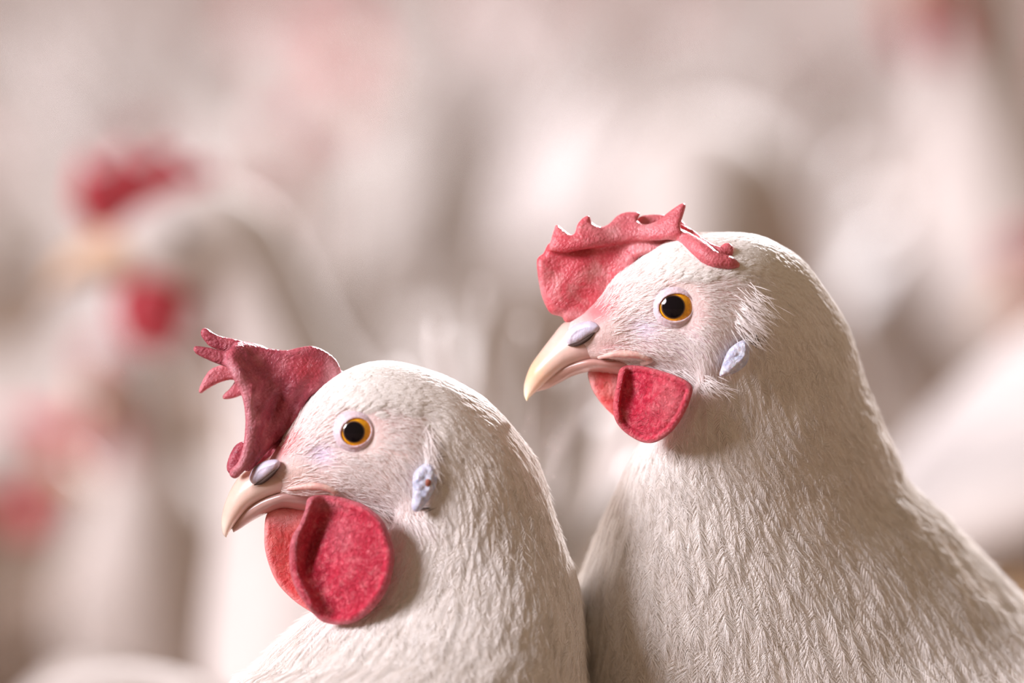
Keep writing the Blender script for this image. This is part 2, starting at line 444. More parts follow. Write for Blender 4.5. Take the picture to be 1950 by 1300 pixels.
def tail_part(root, base, direction, upv, L, wd, n, mat, spread=.8):
    """fan of long curved vaned feathers, one mesh"""
    base, d, u = (np.array(x, float) for x in (base, direction, upv)); d /= np.linalg.norm(d); u = u-d*(u@d); u /= np.linalg.norm(u); s = np.cross(d, u)
    V, F = [], []
    for k in range(n):
        a = (k/(n-1)-.5)*2; el = .55*(1-abs(a))*spread+.1
        dd = d*math.cos(el)+u*math.sin(el)+s*a*.33*spread; dd /= np.linalg.norm(dd)
        nn = s*(1 if a >= 0 else -1)*.9+u*.3; nn = nn-dd*(nn@dd); nn /= np.linalg.norm(nn); bb = np.cross(nn, dd)
        b = len(V); m = 12
        for q in range(m+1):
            t = q/m; c = base+dd*L*t*(1-.12*abs(a))+u*L*.12*t*t*0+s*a*.012
            c = c-u*L*.10*t*t
            hw = wd*.5*max(.02, math.sin(min(1, t*.95+.08)**.55*math.pi)**.6); 
            for e, h in ((-1, 0), (0, .0016), (1, 0), (0, -.0012)):
                V.append(c+bb*hw*e+nn*h)
        for q in range(m):
            for e in range(4): F.append((b+q*4+e, b+q*4+(e+1) % 4, b+q*4+4+(e+1) % 4, b+q*4+4+e))
        F.append((b+3, b+2, b+1, b)); F.append((b+m*4, b+m*4+1, b+m*4+2, b+m*4+3))
    return mesh_obj('tail', V, F, mat, root, root.location)

def wing_part(root, G, i0, i1, j0, j1, off, mat, name='wing'):
    """folded wing: padded shell lying on the flank; G is the loft grid in world metres"""
    S, T, _ = G.shape; ns, nt = 30, 18; V = []; F = []
    sf = Surf(G)
    for a in range(ns):
        for b in range(nt):
            s, t = a/(ns-1), b/(nt-1)
            half = (j1-j0)*.5*math.sin(math.pi*min(1, .08+s*.92)**.8)**.6; jm = (j0+j1)*.5+(j1-j0)*.12*(s-.5)
            i = np.array([i0+(i1-i0)*s]); j = np.array([jm+half*(t-.5)*2])
            p = sf.at(sf.G, i, j)[0]; n = sf.at(sf.n, i, j)[0]
            h = off*(max(0, math.sin(math.pi*s))**.5)*(max(0, math.sin(math.pi*t))**.5)*(1+.12*math.sin(s*38))
            V.append(p+n*(h-.002))
    for a in range(ns-1):
        for b in range(nt-1): F.append((a*nt+b, (a+1)*nt+b, (a+1)*nt+b+1, a*nt+b+1))
    m = len(V); V2 = [np.array(v) for v in V]
    sc_ = np.mean(V2, 0)
    for v in V2: V.append(v+(G.mean((0, 1))-v)*.04)
    for a in range(ns-1):
        for b in range(nt-1): F.append((m+a*nt+b, m+a*nt+b+1, m+(a+1)*nt+b+1, m+(a+1)*nt+b))
    for a in range(ns-1):
        F.append((a*nt, m+a*nt, m+(a+1)*nt, (a+1)*nt)); F.append((a*nt+nt-1, (a+1)*nt+nt-1, m+(a+1)*nt+nt-1, m+a*nt+nt-1))
    for b in range(nt-1):
        F.append((b, b+1, m+b+1, m+b)); q = (ns-1)*nt; F.append((q+b, m+q+b, m+q+b+1, q+b+1))
    return mesh_obj(name, V, F, mat, root, root.location)

def fore_hen(P, root):
    G = loft(P['st'], 8, 128, P.get('k', .12), power=.92)
    sf = Surf(G)
    # relief of the face: bumps and hollows on both sides of the head
    disp = sum(h*gauss(G, c, r, a) for c, r, h, a in P['relief'])
    # fade near the midline so crest lines stay put
    disp = disp*np.clip(np.abs(G[..., 2])/60, 0, 1)
    lowf = 2.8*np.sin(G[..., 0]*.021+G[..., 2]*.03)*np.sin(G[..., 1]*.026+1)*sstep(0, 80, G[..., 0]-P['nape'])
    G = G+sf.n*(disp+lowf)[..., None]; sf = Surf(G)
    S, T, _ = G.shape; F = grid_faces(S, T)
    V = G.reshape(-1, 3)
    C = np.tile(np.array(WHITE), (len(V), 1)); 
    face = np.clip(P['face'](V), 0, 1); C = mixc(C, P['skin'], face)
    for c, r, a, col, amt in P['paint']: C = mixc(C, col, amt*gauss(V, c, r, a))
    tint = np.concatenate([C, np.ones((len(V), 1))], 1)
    body = mesh_obj('body', W(V), F, M['skin'], root, root.location, tint=tint)
    bvh = BVHTree.FromPolygons([Vector(v) for v in V], F[:-2])
    def ys(u, v):
        h = bvh.ray_cast(Vector((u, v, -900)), Vector((0, 0, 1)))
        return h[0].z if h[0] is not None else None
    def ymap(vol, dflt):
        us = vol.ax[0]; vs = vol.ax[1]; A = np.full((len(us), len(vs)), float(dflt))
        for a in range(0, len(us)):
            for b in range(0, len(vs)):
                y = ys(us[a], vs[b]); 
                if y is not None: A[a, b] = y
        return A
    # ---- eyes
    (eu, ev_), (pu, pv), pr, (ra, rb), tilt = P['eye']
    ER = 46.0
    for sgn in (1, -1):
        y0 = np.mean([ys(eu+46*a, ev_+42*b) for a, b in ((1, 0), (-1, 0), (0, 1), (0, -1))]); yc = y0+ER-14
        c = np.array([eu, ev_, yc*1.0])
        def dome(cu, cv, r0, r1, lift, nr=14, na=64):
            Vd = []
            for q in range(nr+1):
                r = r0+(r1-r0)*q/nr
                for a in range(na):
                    t = 2*math.pi*a/na; x, z = cu+r*math.cos(t), cv+r*math.sin(t)
                    d2 = (x-eu)**2+(z-ev_)**2; Vd.append((x, z, yc-math.sqrt(max(ER*ER-d2, 1))-lift))
            Fd = [(q*na+a, q*na+(a+1) % na, (q+1)*na+(a+1) % na, (q+1)*na+a) for q in range(nr) for a in range(na)]
            return np.array(Vd), Fd
        def put(nm, Vd, Fd, mt, par, **kw):
            Vd = np.array(Vd, float)
            if sgn < 0: Vd = Vd*[1, 1, -1]
            o = mesh_obj(nm, W(Vd), Fd, mt, par, root.location, **kw); return o
        # eyeball: full sphere
        Vs, Fs = [], []
        for q in range(1, 24):
            ph = math.pi*q/24
            for a in range(48):
                t = 2*math.pi*a/48; Vs.append(c+(ER-.6)*np.array([math.sin(ph)*math.cos(t), math.sin(ph)*math.sin(t), -math.cos(ph)]))
        Fs = [(q*48+a, q*48+(a+1) % 48, (q+1)*48+(a+1) % 48, (q+1)*48+a) for q in range(22) for a in range(48)]
        Fs += [tuple(range(48))[::-1], tuple(22*48+a for a in range(48))]
        ball = put('eye', Vs, Fs, M['irisrim'], root)
        Vd, Fd = dome(eu, ev_, 1, min(P.get('ir', 31), 33), 0.6); put('iris', Vd, Fd, M['iris'], ball)
        Vd, Fd = dome(pu, pv, .3, pr+2.0, 1.0); put('iris_ring', Vd, Fd, M['irisrim'], ball)
        Vd, Fd = dome(pu, pv, .3, pr, 1.8); put('pupil', Vd, Fd, M['pupil'], ball)
        # lids: shell round the eyeball with an almond opening
        vol = Vol((eu-66, ev_-66, yc-ER-16), (eu+66, ev_+66, yc+18), 1.6)
        U, Vv, D = vol.U[:, :, None], vol.V[:, :, None], vol.D
        rr = np.sqrt((U-eu)**2+(Vv-ev_)**2+(D-yc)**2)
        ca, sa = math.cos(tilt), math.sin(tilt)
        x, z = (U-eu)*ca+(Vv-ev_)*sa, -(U-eu)*sa+(Vv-ev_)*ca
        zz = np.where(z < 0, z/rb, z/(rb*1.0)); ap = (np.sqrt((x/ra)**2+zz**2)-1)*min(ra, rb)      # <0 in the opening
        r2 = np.sqrt((U-eu)**2+(Vv-ev_)**2)
        ring = 1.2*np.exp(-((ap-3)/2.6)**2)+.8*np.sin(r2*.9)*np.exp(-((r2-36)/6)**2)
        sh = np.abs(rr-ER-1.6)-2.0-ring*.8
        rim = np.maximum(sh, -(ap)); f = smin(rim, rim, .1)
        vol.F = np.maximum(f, D-(yc-2))
        o = vol_obj('eyelid', vol, M['lid'], root, mirror=sgn < 0, it=1)
    # ---- beak
    for nm, key in (('upper_beak', 'ub'), ('lower_beak', 'lb')):
        g = loft([TB(*s) for s in P[key]], 8, 64, -.18 if key == 'ub' else .18, power=.85)
        # tomial edge: sharpen
        s_, t_, _ = g.shape; v = g.reshape(-1, 3)
        tn = P['beaktint'](v, key)
        mesh_obj(nm, W(v), grid_faces(s_, t_), M['beak'], root, root.location, tint=tn)
    # ---- nostril flap
    for sgn in (1, -1):
        poly = np.array(P['cere']); lo, hi = poly.min(0)-10, poly.max(0)+10
        cu, cv = poly.mean(0)
        vol = Vol((lo[0], lo[1], -140), (hi[0], hi[1], 0), 1.6)
        d2 = seg_sdf(crc(poly), vol.U, vol.V)
        yb = P['cere_y']; vol.sheet(poly, yb+ (vol.U-cu)*P['cere_slope']-5*np.clip(-d2/12, 0, 1), 11, 4)
        o = vol_obj('nostril_flap', vol, M['cere'], root, mirror=sgn < 0)
        sl = P['slit']; vol = Vol((lo[0]-5, lo[1]-5, -160), (hi[0]+10, hi[1]+15, 0), 1.2)
        vol.tube([(u, v, yb+(u-cu)*P['cere_slope']-8) for u, v in sl], [1, 3.2, 4, 3.4, 1])
        vol_obj('nostril_slit', vol, M['slit'], o, mirror=sgn < 0, it=1)
    # ---- corner of the mouth: fleshy rim over the cutting edge
    for sgn in (1, -1):
        ga = P['gape']; us = [a[0] for a in ga]; vs_ = [a[1] for a in ga]
        vol = Vol((min(us)-14, min(vs_)-14, -150), (max(us)+14, max(vs_)+14, 0), 1.5)
        pp = [(u, v, min((ys(u, v) or -40), -38)-1) for u, v in ga]
        vol.tube(pp, [4, 6, 7, 6.5, 6, 6], 3)
        vol_obj('mouth_corner', vol, M['gape'], root, mirror=sgn < 0)
    # ---- earlobe
    for sgn in (1, -1):
        poly = np.array(P['lobe']); lo, hi = poly.min(0)-14, poly.max(0)+14
        vol = Vol((lo[0], lo[1], -230), (hi[0], hi[1], 0), 1.8)
        cu, cv = poly.mean(0); yl = ys(cu-14, cv) or -120; ym = np.full(vol.U.shape, float(yl))-9+.05*(vol.U-cu)
        d2 = seg_sdf(crc(poly), vol.U, vol.V)
        wr = .9*np.sin((vol.U*.8+vol.V*.35)*.42+2.2*np.sin(vol.V*.11))+.8*np.sin((vol.V*.4-vol.U*.5)*.8)
        vol.sheet(poly, ym-4-7*np.clip(-d2/14, 0, 1)+wr*np.clip(-d2/8, 0, 1), 9, 4)
        o = vol_obj('earlobe', vol, M['lobe'], root, mirror=sgn < 0)
        if P.get('scab') and sgn > 0:
            u, v = P['scab']; y = ym[int((u-lo[0])/1.8), int((v-lo[1])/1.8)]-22
            vol = Vol((u-12, v-12, y-8), (u+12, v+12, y+10), 1); vol.ell((u, v, y+2), (5, 7, 4)); vol.ell((u+2, v-3, y+2), (4, 4, 4))
            vol_obj('scab', vol, M['spot'], o)
    P['comb'](root, ys, ymap); P['wattles'](root, ys, ymap)
    # ---- plumage
    un = P['units']; fullvis = lambda g: (g[..., 1] < 1420)*(g[..., 0] < 2100)*1.0
    lbm = lambda g: sstep(-2, 10, seg_sdf(P['lobe'], g[..., 0], g[..., 1]))
    fz = lambda g: np.clip(1-P['face'](g)*1.25, 0, 1)*lbm(g)
    sizef = lambda g: P['size'](g)
    i, j = sf.sample(P['nfeather'], lambda g: fullvis(g)*fz(g)/np.maximum(sizef(g), 8)**2*400*np.where(g[..., 2] > 60, .5, 1))
    s_ = sizef(sf.at(sf.G, i, j))*rng.uniform(.75, 1.25, len(i))
    pts = feathers(sf, i, j, s_*1.15, s_*.62, rng.uniform(.012, .045, len(i))+rng.uniform(0, 1.7, len(i))/s_, P['nb'], P['dir'])
    rad = np.tile(np.array([.62, .55, .42, .12])*K*P['barb'], (len(pts), 1))
    pl = curves_obj('plumage', W(pts), rad, M['feather'], root, root.location); pl['kind'] = 'stuff'
    # loose filaments over the top
    i, j = sf.sample(9000, lambda g: fullvis(g)*fz(g))
    s_ = sizef(sf.at(sf.G, i, j))
    pts = bristles(sf, i, j, s_*.55*rng.uniform(.5, 1.3, len(i)), rng.uniform(.1, .32, len(i)), P['dir'])
    rad = np.tile(np.array([.45, .4, .3, .1])*K, (len(pts), 1))
    fl = curves_obj('filaments', W(pts), rad, M['feather'], root, root.location); fl['kind'] = 'stuff'
    # rest of the bird, larger feathers
    i, j = sf.sample(2600, lambda g: 1-fullvis(g))
    L = rng.uniform(140, 240, len(i)); pts = feathers(sf, i, j, L, L*.5, rng.uniform(.02, .06, len(i)), 44)
    rad = np.tile(np.array([2.6, 2.4, 2.0, .5])*K, (len(pts), 1))
    o = curves_obj('body_plumage', W(pts), rad, M['feather'], root, root.location); o['kind'] = 'stuff'
    # face bristles
    def fw(g):
        e = np.sqrt(((g[..., 0]-eu)/50)**2+((g[..., 1]-ev_)/47)**2)
        return np.clip(P['face'](g)*1.3, 0, 1)*sstep(.84, 1.0, e)*P['bald'](g)*fullvis(g)*np.where(g[..., 2] > 60, .5, 1)
    i, j = sf.sample(P['nbristle'], fw)
    def bdir(g):
        # flow parts round the eye
        return P['dir'](g)
    pts = bristles(sf, i, j, rng.uniform(12, 32, len(i)), rng.uniform(.05, .18, len(i)), bdir, .22)
    rad = np.tile(np.array([.55, .6, .45, .12])*K, (len(pts), 1))
    o = curves_obj('face_bristles', W(pts), rad, M['bristle'], root, root.location); o['kind'] = 'stuff'
    # bare bristles standing along the jaw and a few dark ones beside the ear
    for nm, spots, mt, LL in (('jaw_bristles', P['jaw'], M['bristle'], (26, 46)), ('ear_bristles', P['darkb'], M['dark_bristle'], (16, 30))):
        pp = []
        for (u, v, su, sv, n, ang, lf) in spots:
            for _ in range(n):
                a, b = rng.normal(u, su), rng.normal(v, sv); y = ys(a, b)
                if y is None: continue
                L = rng.uniform(*LL); th = ang+rng.normal(0, .25); q = []
                for k2 in range(4):
                    s = k2/3; q.append((a+math.cos(th)*L*s, b+math.sin(th)*L*s+2*s*s, y-1-lf*L*math.sin(s*1.8)-3*s))
                pp.append(q)
        o = curves_obj(nm, W(np.array(pp)), np.tile(np.array([.8, .7, .5, .12])*K, (len(pp), 1)), mt, root, root.location); o['kind'] = 'stuff'
    return G, ys

def poly_tint(stops):
    pass
def pts_path(*a): return list(a)
def wst(x, y, z): return inv(np.array([x, y, z]))
def st3(c, a, b):
    """a station given in world metres: centre, dorsal vector, lateral vector"""
    c = np.array(c, float); o = inv(c); return np.concatenate([o, inv(c+np.array(a))-o, inv(c+np.array(b))-o])

# ------------------------------------------------------------------ LEFT HEN (flopped comb)
rootL = empty('hen', (-.02, .13, 0), 'white hen at the front left, dark red comb flopping forward over its beak', 'hen', None)
stL = [TB((497, 890), (507, 915), 32), TB((525, 858), (545, 952), 62), TB((562, 803), (590, 962), 88), TB((606, 748), (640, 968), 110),
       TB((660, 708), (690, 976), 124), TB((730, 689), (728, 986), 132), TB((812, 704), (750, 1000), 138), TB((890, 739), (740, 1016), 142, 5),
       TB((962, 800), (722, 1045), 146, 12), TB((1018, 875), (694, 1082), 154, 22), TB((1050, 965), (655, 1120), 168, 35), TB((1077, 1050), (606, 1160), 190, 45),
       TB((1100, 1130), (548, 1208), 230, 55), TB((1109, 1215), (490, 1270), 285, 60), TB((1112, 1310), (435, 1345), 340, 60),
       st3((-.022, .004, .236), (.042, .018, .010), (.022, -.044, .004)), st3((-.021, .024, .215), (.028, .036, .026), (.040, -.026, .002)), st3((-.018, .048, .200), (.008, .040, .040), (.050, -.012, .0)),
       st3((-.014, .110, .185), (0, .010, .062), (.050, 0, 0)), st3((-.010, .180, .190), (0, 0, .052), (.046, 0, 0)),
       st3((-.010, .240, .212), (0, -.006, .030), (.032, 0, 0)), st3((-.008, .272, .228), (0, -.002, .008), (.010, 0, 0))]
stL = np.array(stL)

def faceL(g):
    u, v = g[..., 0], g[..., 1]
    # skin-covered face: from the beak to just behind the ear, below the crown
    d = sstep(840, 790, u+0.0*v)*sstep(735, 800, v+np.maximum(0, 640-u)*.3)
    return np.clip(d*sstep(1010, 985, v), 0, 1)*.85
def dirL(g):
    # angle added to the along-neck direction (positive = towards lateral/down on the near side)
    u, v = g[..., 0], g[..., 1]
    near = np.where(g[..., 2] < 0, 1., -1.)
    a = .35*gauss(g, (720, 760), (90, 40))*-1+.45*gauss(g, (700, 890), (110, 50))
    return a*near

def combL(root, ys, ymap):
    vol = Vol((362, 606, -120), (672, 915, 75), 2.2)
    U, V_ = vol.U, vol.V
    rimp = [(444, 690), (458, 712), (471, 735), (480, 762), (484, 795), (482, 828), (477, 857), (468, 882), (455, 896)]
    dr, _ = path_d(cr(rimp, 4), U, V_)
    main = [(446, 690), (472, 735), (483, 765), (487, 797), (486, 830), (480, 862), (474, 888), (484, 892), (510, 862), (549, 822), (574, 792),
            (591, 758), (612, 745), (650, 730), (652, 706), (643, 684), (622, 667), (598, 658), (573, 661), (548, 666), (508, 661), (470, 651), (452, 655), (440, 675)]
    folds = 3.0*np.sin((V_*.5+U)*.16)*np.clip((700-U)/150, 0, 1)*np.clip((V_-700)/60, 0, 1)
    yc = -22-50*np.exp(-(dr/34)**2)+10*sstep(560, 650, U)-6*gauss(np.stack([U, V_], -1), (560, 720), (50, 30))+folds+16*gauss(np.stack([U, V_], -1), (520, 790), (30, 50))
    vol.sheet(main, yc, 10.5, 4)
    vol.tube([(a, b, -74+ (10 if k == 0 else 0)) for k, (a, b) in enumerate(rimp)], [8, 9.5, 9, 9.5, 9, 9.5, 10.5], 6)
    # lower lobe hanging over the beak, on the far side of the rim
    vol.sheet([(474, 840), (458, 842), (446, 858), (438, 882), (441, 896), (452, 901), (468, 892), (478, 876)], -38, 14, 8)
    # two points at the top left
    vol.sheet([(510, 662), (465, 648), (421, 638), (400, 625), (390, 626), (388, 637), (397, 651), (409, 661), (440, 672), (480, 690)], -14, 9, 8)
    vol.sheet([(480, 672), (440, 668), (405, 661), (381, 658), (376, 664), (383, 674), (410, 687), (437, 697), (455, 700), (480, 700)], -52, 8.5, 8)
    # points of the far side, seen below
    vol.sheet([(470, 700), (430, 694), (405, 702), (391, 720), (382, 742), (386, 748), (397, 741), (418, 729), (445, 722), (475, 728)], 22, 8, 6)
    vol.sheet([(485, 722), (455, 722), (441, 738), (427, 752), (430, 759), (448, 757), (470, 750), (490, 755)], 30, 7.5, 6)
    # blade base bedded into the forehead
    vol.sheet([(470, 893), (505, 846), (545, 792), (585, 742), (630, 705), (662, 712), (640, 752), (605, 780), (575, 832), (530, 872), (500, 890)], 4, 15, 10)
    def tint(V):
        t = np.zeros((len(V), 4)); f = np.maximum(np.exp(-((path_d(rimp, V[:, 0], V[:, 1])[0])/9)**2)*(V[:, 2] < -40)*.55, .75*gauss(V, (640, 712), (22, 40)))
        far = sstep(0, 12, V[:, 2])*.65*(V[:, 0] < 480)
        red = .7*gauss(V, (590, 700), (34, 26))
        c = np.tile(np.array(srgb(212, 150, 158)[:3]), (len(V), 1)); c = mixc(c, srgb(222, 120, 128), far); c = mixc(c, srgb(192, 60, 72), red**3/(red**3+f**3+1e-4))
        t[:, :3] = c; t[:, 3] = np.maximum(np.maximum(f, far), red); return t
    vol_obj('comb', vol, M['comb_dark'], root, tint, wob=lambda V: V+(np.sin(V[:, [1, 2, 0]]*.9)*np.sin(V[:, [2, 0, 1]]*.75))*.35)
def wattleL(root, ys, ymap):
    # near wattle, cupped, with a rolled front rim
    vol = Vol((540, 925, -230), (775, 1196, 0), 2.2); U, V_ = vol.U, vol.V
    out = [(597, 940), (588, 965), (578, 990), (565, 1012), (559, 1041), (561, 1078), (572, 1111), (592, 1142), (614, 1168), (632, 1176), (652, 1178), (680, 1173),
           (713, 1151), (739, 1118), (753, 1080), (756, 1043), (748, 1012), (737, 986), (718, 966), (690, 950), (640, 938)]
    rimp = [(597, 945), (588, 965), (578, 988), (568, 1012), (564, 1041), (567, 1075), (577, 1107), (596, 1138)]
    dr, _ = path_d(cr(rimp, 4), U, V_); g2 = np.stack([U, V_], -1)
    base = -98-54*sstep(620, 750, U)-26*sstep(980, 1150, V_)
    yc = base-26*np.exp(-(dr/17)**2)+22*gauss(g2, (604, 1032), (14, 48), .35)-14*gauss(g2, (668, 1060), (44, 60))
    d2 = seg_sdf(crc(out), U, V_)
    yc = yc-5*np.exp(-((d2+11)/5)**2)*sstep(620, 680, U)+1.6*np.sin(V_*.07+U*.05+2*np.sin(U*.04))
    vol.sheet(out, yc, 9, 4)
    def tint(V):
        f = .8*np.exp(-(path_d(rimp, V[:, 0], V[:, 1])[0]/11)**2)*sstep(1090, 1000, V[:, 1])
        f = np.maximum(f, .6*gauss(V, (625, 955), (40, 14))); f = np.maximum(f, .35*gauss(V, (655, 1010), (30, 40)))
        e = .5*np.exp(-((seg_sdf(out, V[:, 0], V[:, 1])+2)/5)**2); f = np.maximum(f, e)
        t = np.zeros((len(V), 4)); t[:, :3] = srgb(208, 128, 138)[:3]; t[:, 3] = f; return t
    vol_obj('wattle', vol, M['wattle'], root, tint)
    vol = Vol((490, 950, -70), (660, 1196, 50), 2.4)
    vol.sheet([(515, 970), (507, 1018), (512, 1058), (530, 1103), (561, 1137), (595, 1160), (625, 1176), (640, 1150), (640, 1000), (610, 962), (560, 962)],
              -6+10*gauss(np.stack([vol.U, vol.V], -1), (560, 1040), (30, 70)), 9, 4)
    def tint2(V):
        t = np.zeros((len(V), 4)); t[:, :3] = srgb(232, 172, 172)[:3]
        t[:, 3] = np.maximum(.7*gauss(V, (545, 980), (40, 22)), .45*np.exp(-((seg_sdf(np.array([(515, 970), (507, 1018), (512, 1058), (530, 1103), (561, 1137), (595, 1160), (625, 1176), (640, 1150), (640, 1000)]), V[:, 0], V[:, 1])+2)/6)**2)); return t
    vol_obj('wattle', vol, M['wattle_far'], root, tint2)
def beaktintL(v, key):
    t = np.ones((len(v), 4)); base = np.tile(np.array(srgb(222, 196, 184)[:3]), (len(v), 1))
    f = sstep(500, 450, v[:, 0]); base = mixc(base, srgb(226, 198, 184), f)
    base = mixc(base, srgb(236, 220, 206), gauss(v, (434, 1005), (14, 22))); base = mixc(base, srgb(214, 172, 168), sstep(500, 560, v[:, 0])*.8)
    if key == 'lb': base = mixc(base, srgb(180, 138, 134), np.full(len(v), .7))
    t[:, :3] = base; return t
pinkskin = srgb(236, 212, 208)
PL = dict(st=stL, k=.10, nape=840, units=1, face=faceL, skin=pinkskin, dir=dirL,
          relief=[((683, 818), (66, 62), 12, 0), ((683, 818), (31, 28), -24, 0), ((610, 860), (32, 26), -9, 0), ((740, 900), (60, 50), 8, 0), ((600, 925), (50, 10), 5, -.05), ((610, 945), (50, 7), -7, -.05), ((818, 830), (24, 70), -5, .1), ((700, 765), (70, 16), 6, 0)],
          paint=[((545, 840), (22, 45), .75, srgb(206, 92, 100), .9), ((560, 835), (30, 18), -.8, srgb(214, 120, 122), .7), ((620, 860), (30, 24), 0, srgb(214, 200, 226), .8), ((562, 908), (44, 26), -.2, srgb(226, 196, 186), .95), ((625, 920), (30, 10), .3, srgb(226, 160, 150), .6),
                 ((590, 925), (60, 16), .1, srgb(222, 180, 176), .6), ((760, 800), (60, 30), .3, srgb(226, 190, 188), .6), ((600, 950), (40, 14), 0, srgb(206, 160, 172), .6), ((790, 985), (30, 16), 0, srgb(205, 170, 145), .4),
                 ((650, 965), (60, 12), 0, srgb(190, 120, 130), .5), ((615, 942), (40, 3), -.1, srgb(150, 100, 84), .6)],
          gape=[(556, 926), (580, 922), (605, 920), (626, 923), (644, 931), (628, 938)],
          eye=((684, 818), (680, 818), 18.5, (28.5, 25), -.45), ir=30,
          ub=[((540, 850), (606, 932), 48), ((515, 868), (580, 934), 62), ((488, 886), (549, 938), 61), ((462, 902), (513, 948), 50), ((444, 928), (482, 964), 38), ((431, 959), (458, 988), 27), ((426, 988), (445, 1004), 17), ((428, 1010), (438, 1015), 8), ((433, 1019), (436, 1019), 2)],
          lb=[((612, 920), (600, 972), 50), ((580, 920), (570, 967), 55), ((549, 924), (540, 964), 52), ((514, 934), (508, 976), 39), ((484, 951), (480, 991), 27), ((460, 974), (462, 1003), 16), ((446, 1002), (449, 1010), 5)],
          beaktint=beaktintL, cere=[(481, 903), (484, 915), (496, 917), (512, 908), (530, 893), (540, 880), (535, 871), (513, 873), (492, 884)], cere_y=-60, cere_slope=-.55,
          slit=[(490, 919), (503, 915), (515, 907), (527, 897), (539, 885)],
          lobe=[(790, 902), (799, 886), (813, 877), (829, 880), (836, 899), (832, 922), (816, 950), (799, 967), (788, 959), (790, 930)], scab=(818, 913),
          comb=combL, wattles=wattleL, size=lambda g: 20+48*sstep(700, 1150, g[..., 1]+.35*(g[..., 0]-760))+22*sstep(1100, 1300, g[..., 1]),
          nfeather=9500, nb=40, barb=1.0, nbristle=9000, bald=lambda g: (1-.95*gauss(g, (615, 862), (40, 32)))*(1-gauss(g, (545, 895), (70, 52)))*(1-gauss(g, (812, 922), (22, 46)))*sstep(520, 590, g[..., 0]),
          jaw=[(650, 962, 36, 5, 150, .45, .25), (720, 975, 30, 6, 150, .6, .3), (780, 985, 22, 8, 160, .8, .25), (570, 962, 22, 3, 30, .2, .2), (822, 850, 6, 22, 90, 1.35, .4)],
          darkb=[(825, 868, 6, 5, 5, -.4, .35), (745, 985, 14, 4, 14, .8, .3), (830, 830, 5, 12, 4, 1.3, .3), (800, 962, 14, 4, 8, -.3, .3)])
GL, ysL = fore_hen(PL, rootL)
rootL.location.y -= .008; rootL.location.z += .0005
GwL = W(GL)
for sx in (-.028, .022):
    leg_part(rootL, (-.014+sx, .125, .150), (-.014+sx*1.2, .115, .0), (-.35, -.93, 0))
tail_part(rootL, (-.009, .245, .222), (0, .8, .55), (0, -.5, .8), .15, .035, 9, M['bgtail'])

# ------------------------------------------------------------------ RIGHT HEN (upright comb)
rootR = empty('hen', (.175, .05, 0), 'taller white hen at the right whose jagged red comb lies along its head', 'hen', None)
stR = [TB((1060, 632), (1072, 655), 32), TB((1092, 605), (1120, 694), 62), TB((1132, 572), (1165, 704), 88), TB((1176, 522), (1215, 711), 110),
       TB((1232, 484), (1265, 726), 126), TB((1292, 452), (1306, 744), 136), TB((1368, 446), (1318, 766), 144), TR((1448, 453), (1295, 790), 148, 20, 0, 3),
       TR((1518, 494), (1266, 818), 152, 60, 8, 8), TR((1574, 562), (1234, 848), 158, 105, 16, 13), TR((1614, 642), (1210, 885), 172, 150, 26, 17), TR((1640, 740), (1194, 935), 195, 210, 30, 23),
       TR((1668, 835), (1182, 992), 222, 290, 26, 32), TR((1690, 915), (1168, 1062), 255, 370, 20, 37), TR((1770, 1000), (1152, 1130), 290, 450, 20, 39), TR((1865, 1100), (1142, 1250), 330, 500, 35, 38),
       TR((1980, 1205), (1150, 1420), 375, 500, 80, 35), TR((2180, 1290), (1300, 1750), 430, 430, 150, 25), TR((2500, 1330), (1780, 2150), 450, 520, 330, 25), TR((2830, 1320), (2330, 2180), 430, 680, 560, 25),
       TR((3150, 1240), (2900, 1950), 320, 830, 780, 25), TR((3360, 1180), (3260, 1550), 170, 940, 915, 25), TR((3450, 1200), (3430, 1280), 36, 980, 975, 25)]
stR = np.array(stR)
def faceR(g):
    u, v = g[..., 0], g[..., 1]
    d = sstep(1450, 1395, u+.35*(v-600))*sstep(490, 545, v+np.maximum(0, 1230-u)*.6)
    return np.clip(d*sstep(770, 742, v-(u-1300)*.02), 0, 1)*.85
def dirR(g):
    near = np.where(g[..., 2] < 0, 1., -1.)
    a = -.35*gauss(g, (1330, 520), (80, 35))+.5*gauss(g, (1280, 670), (110, 45))+.25*gauss(g, (1420, 620), (60, 60))
    return a*near
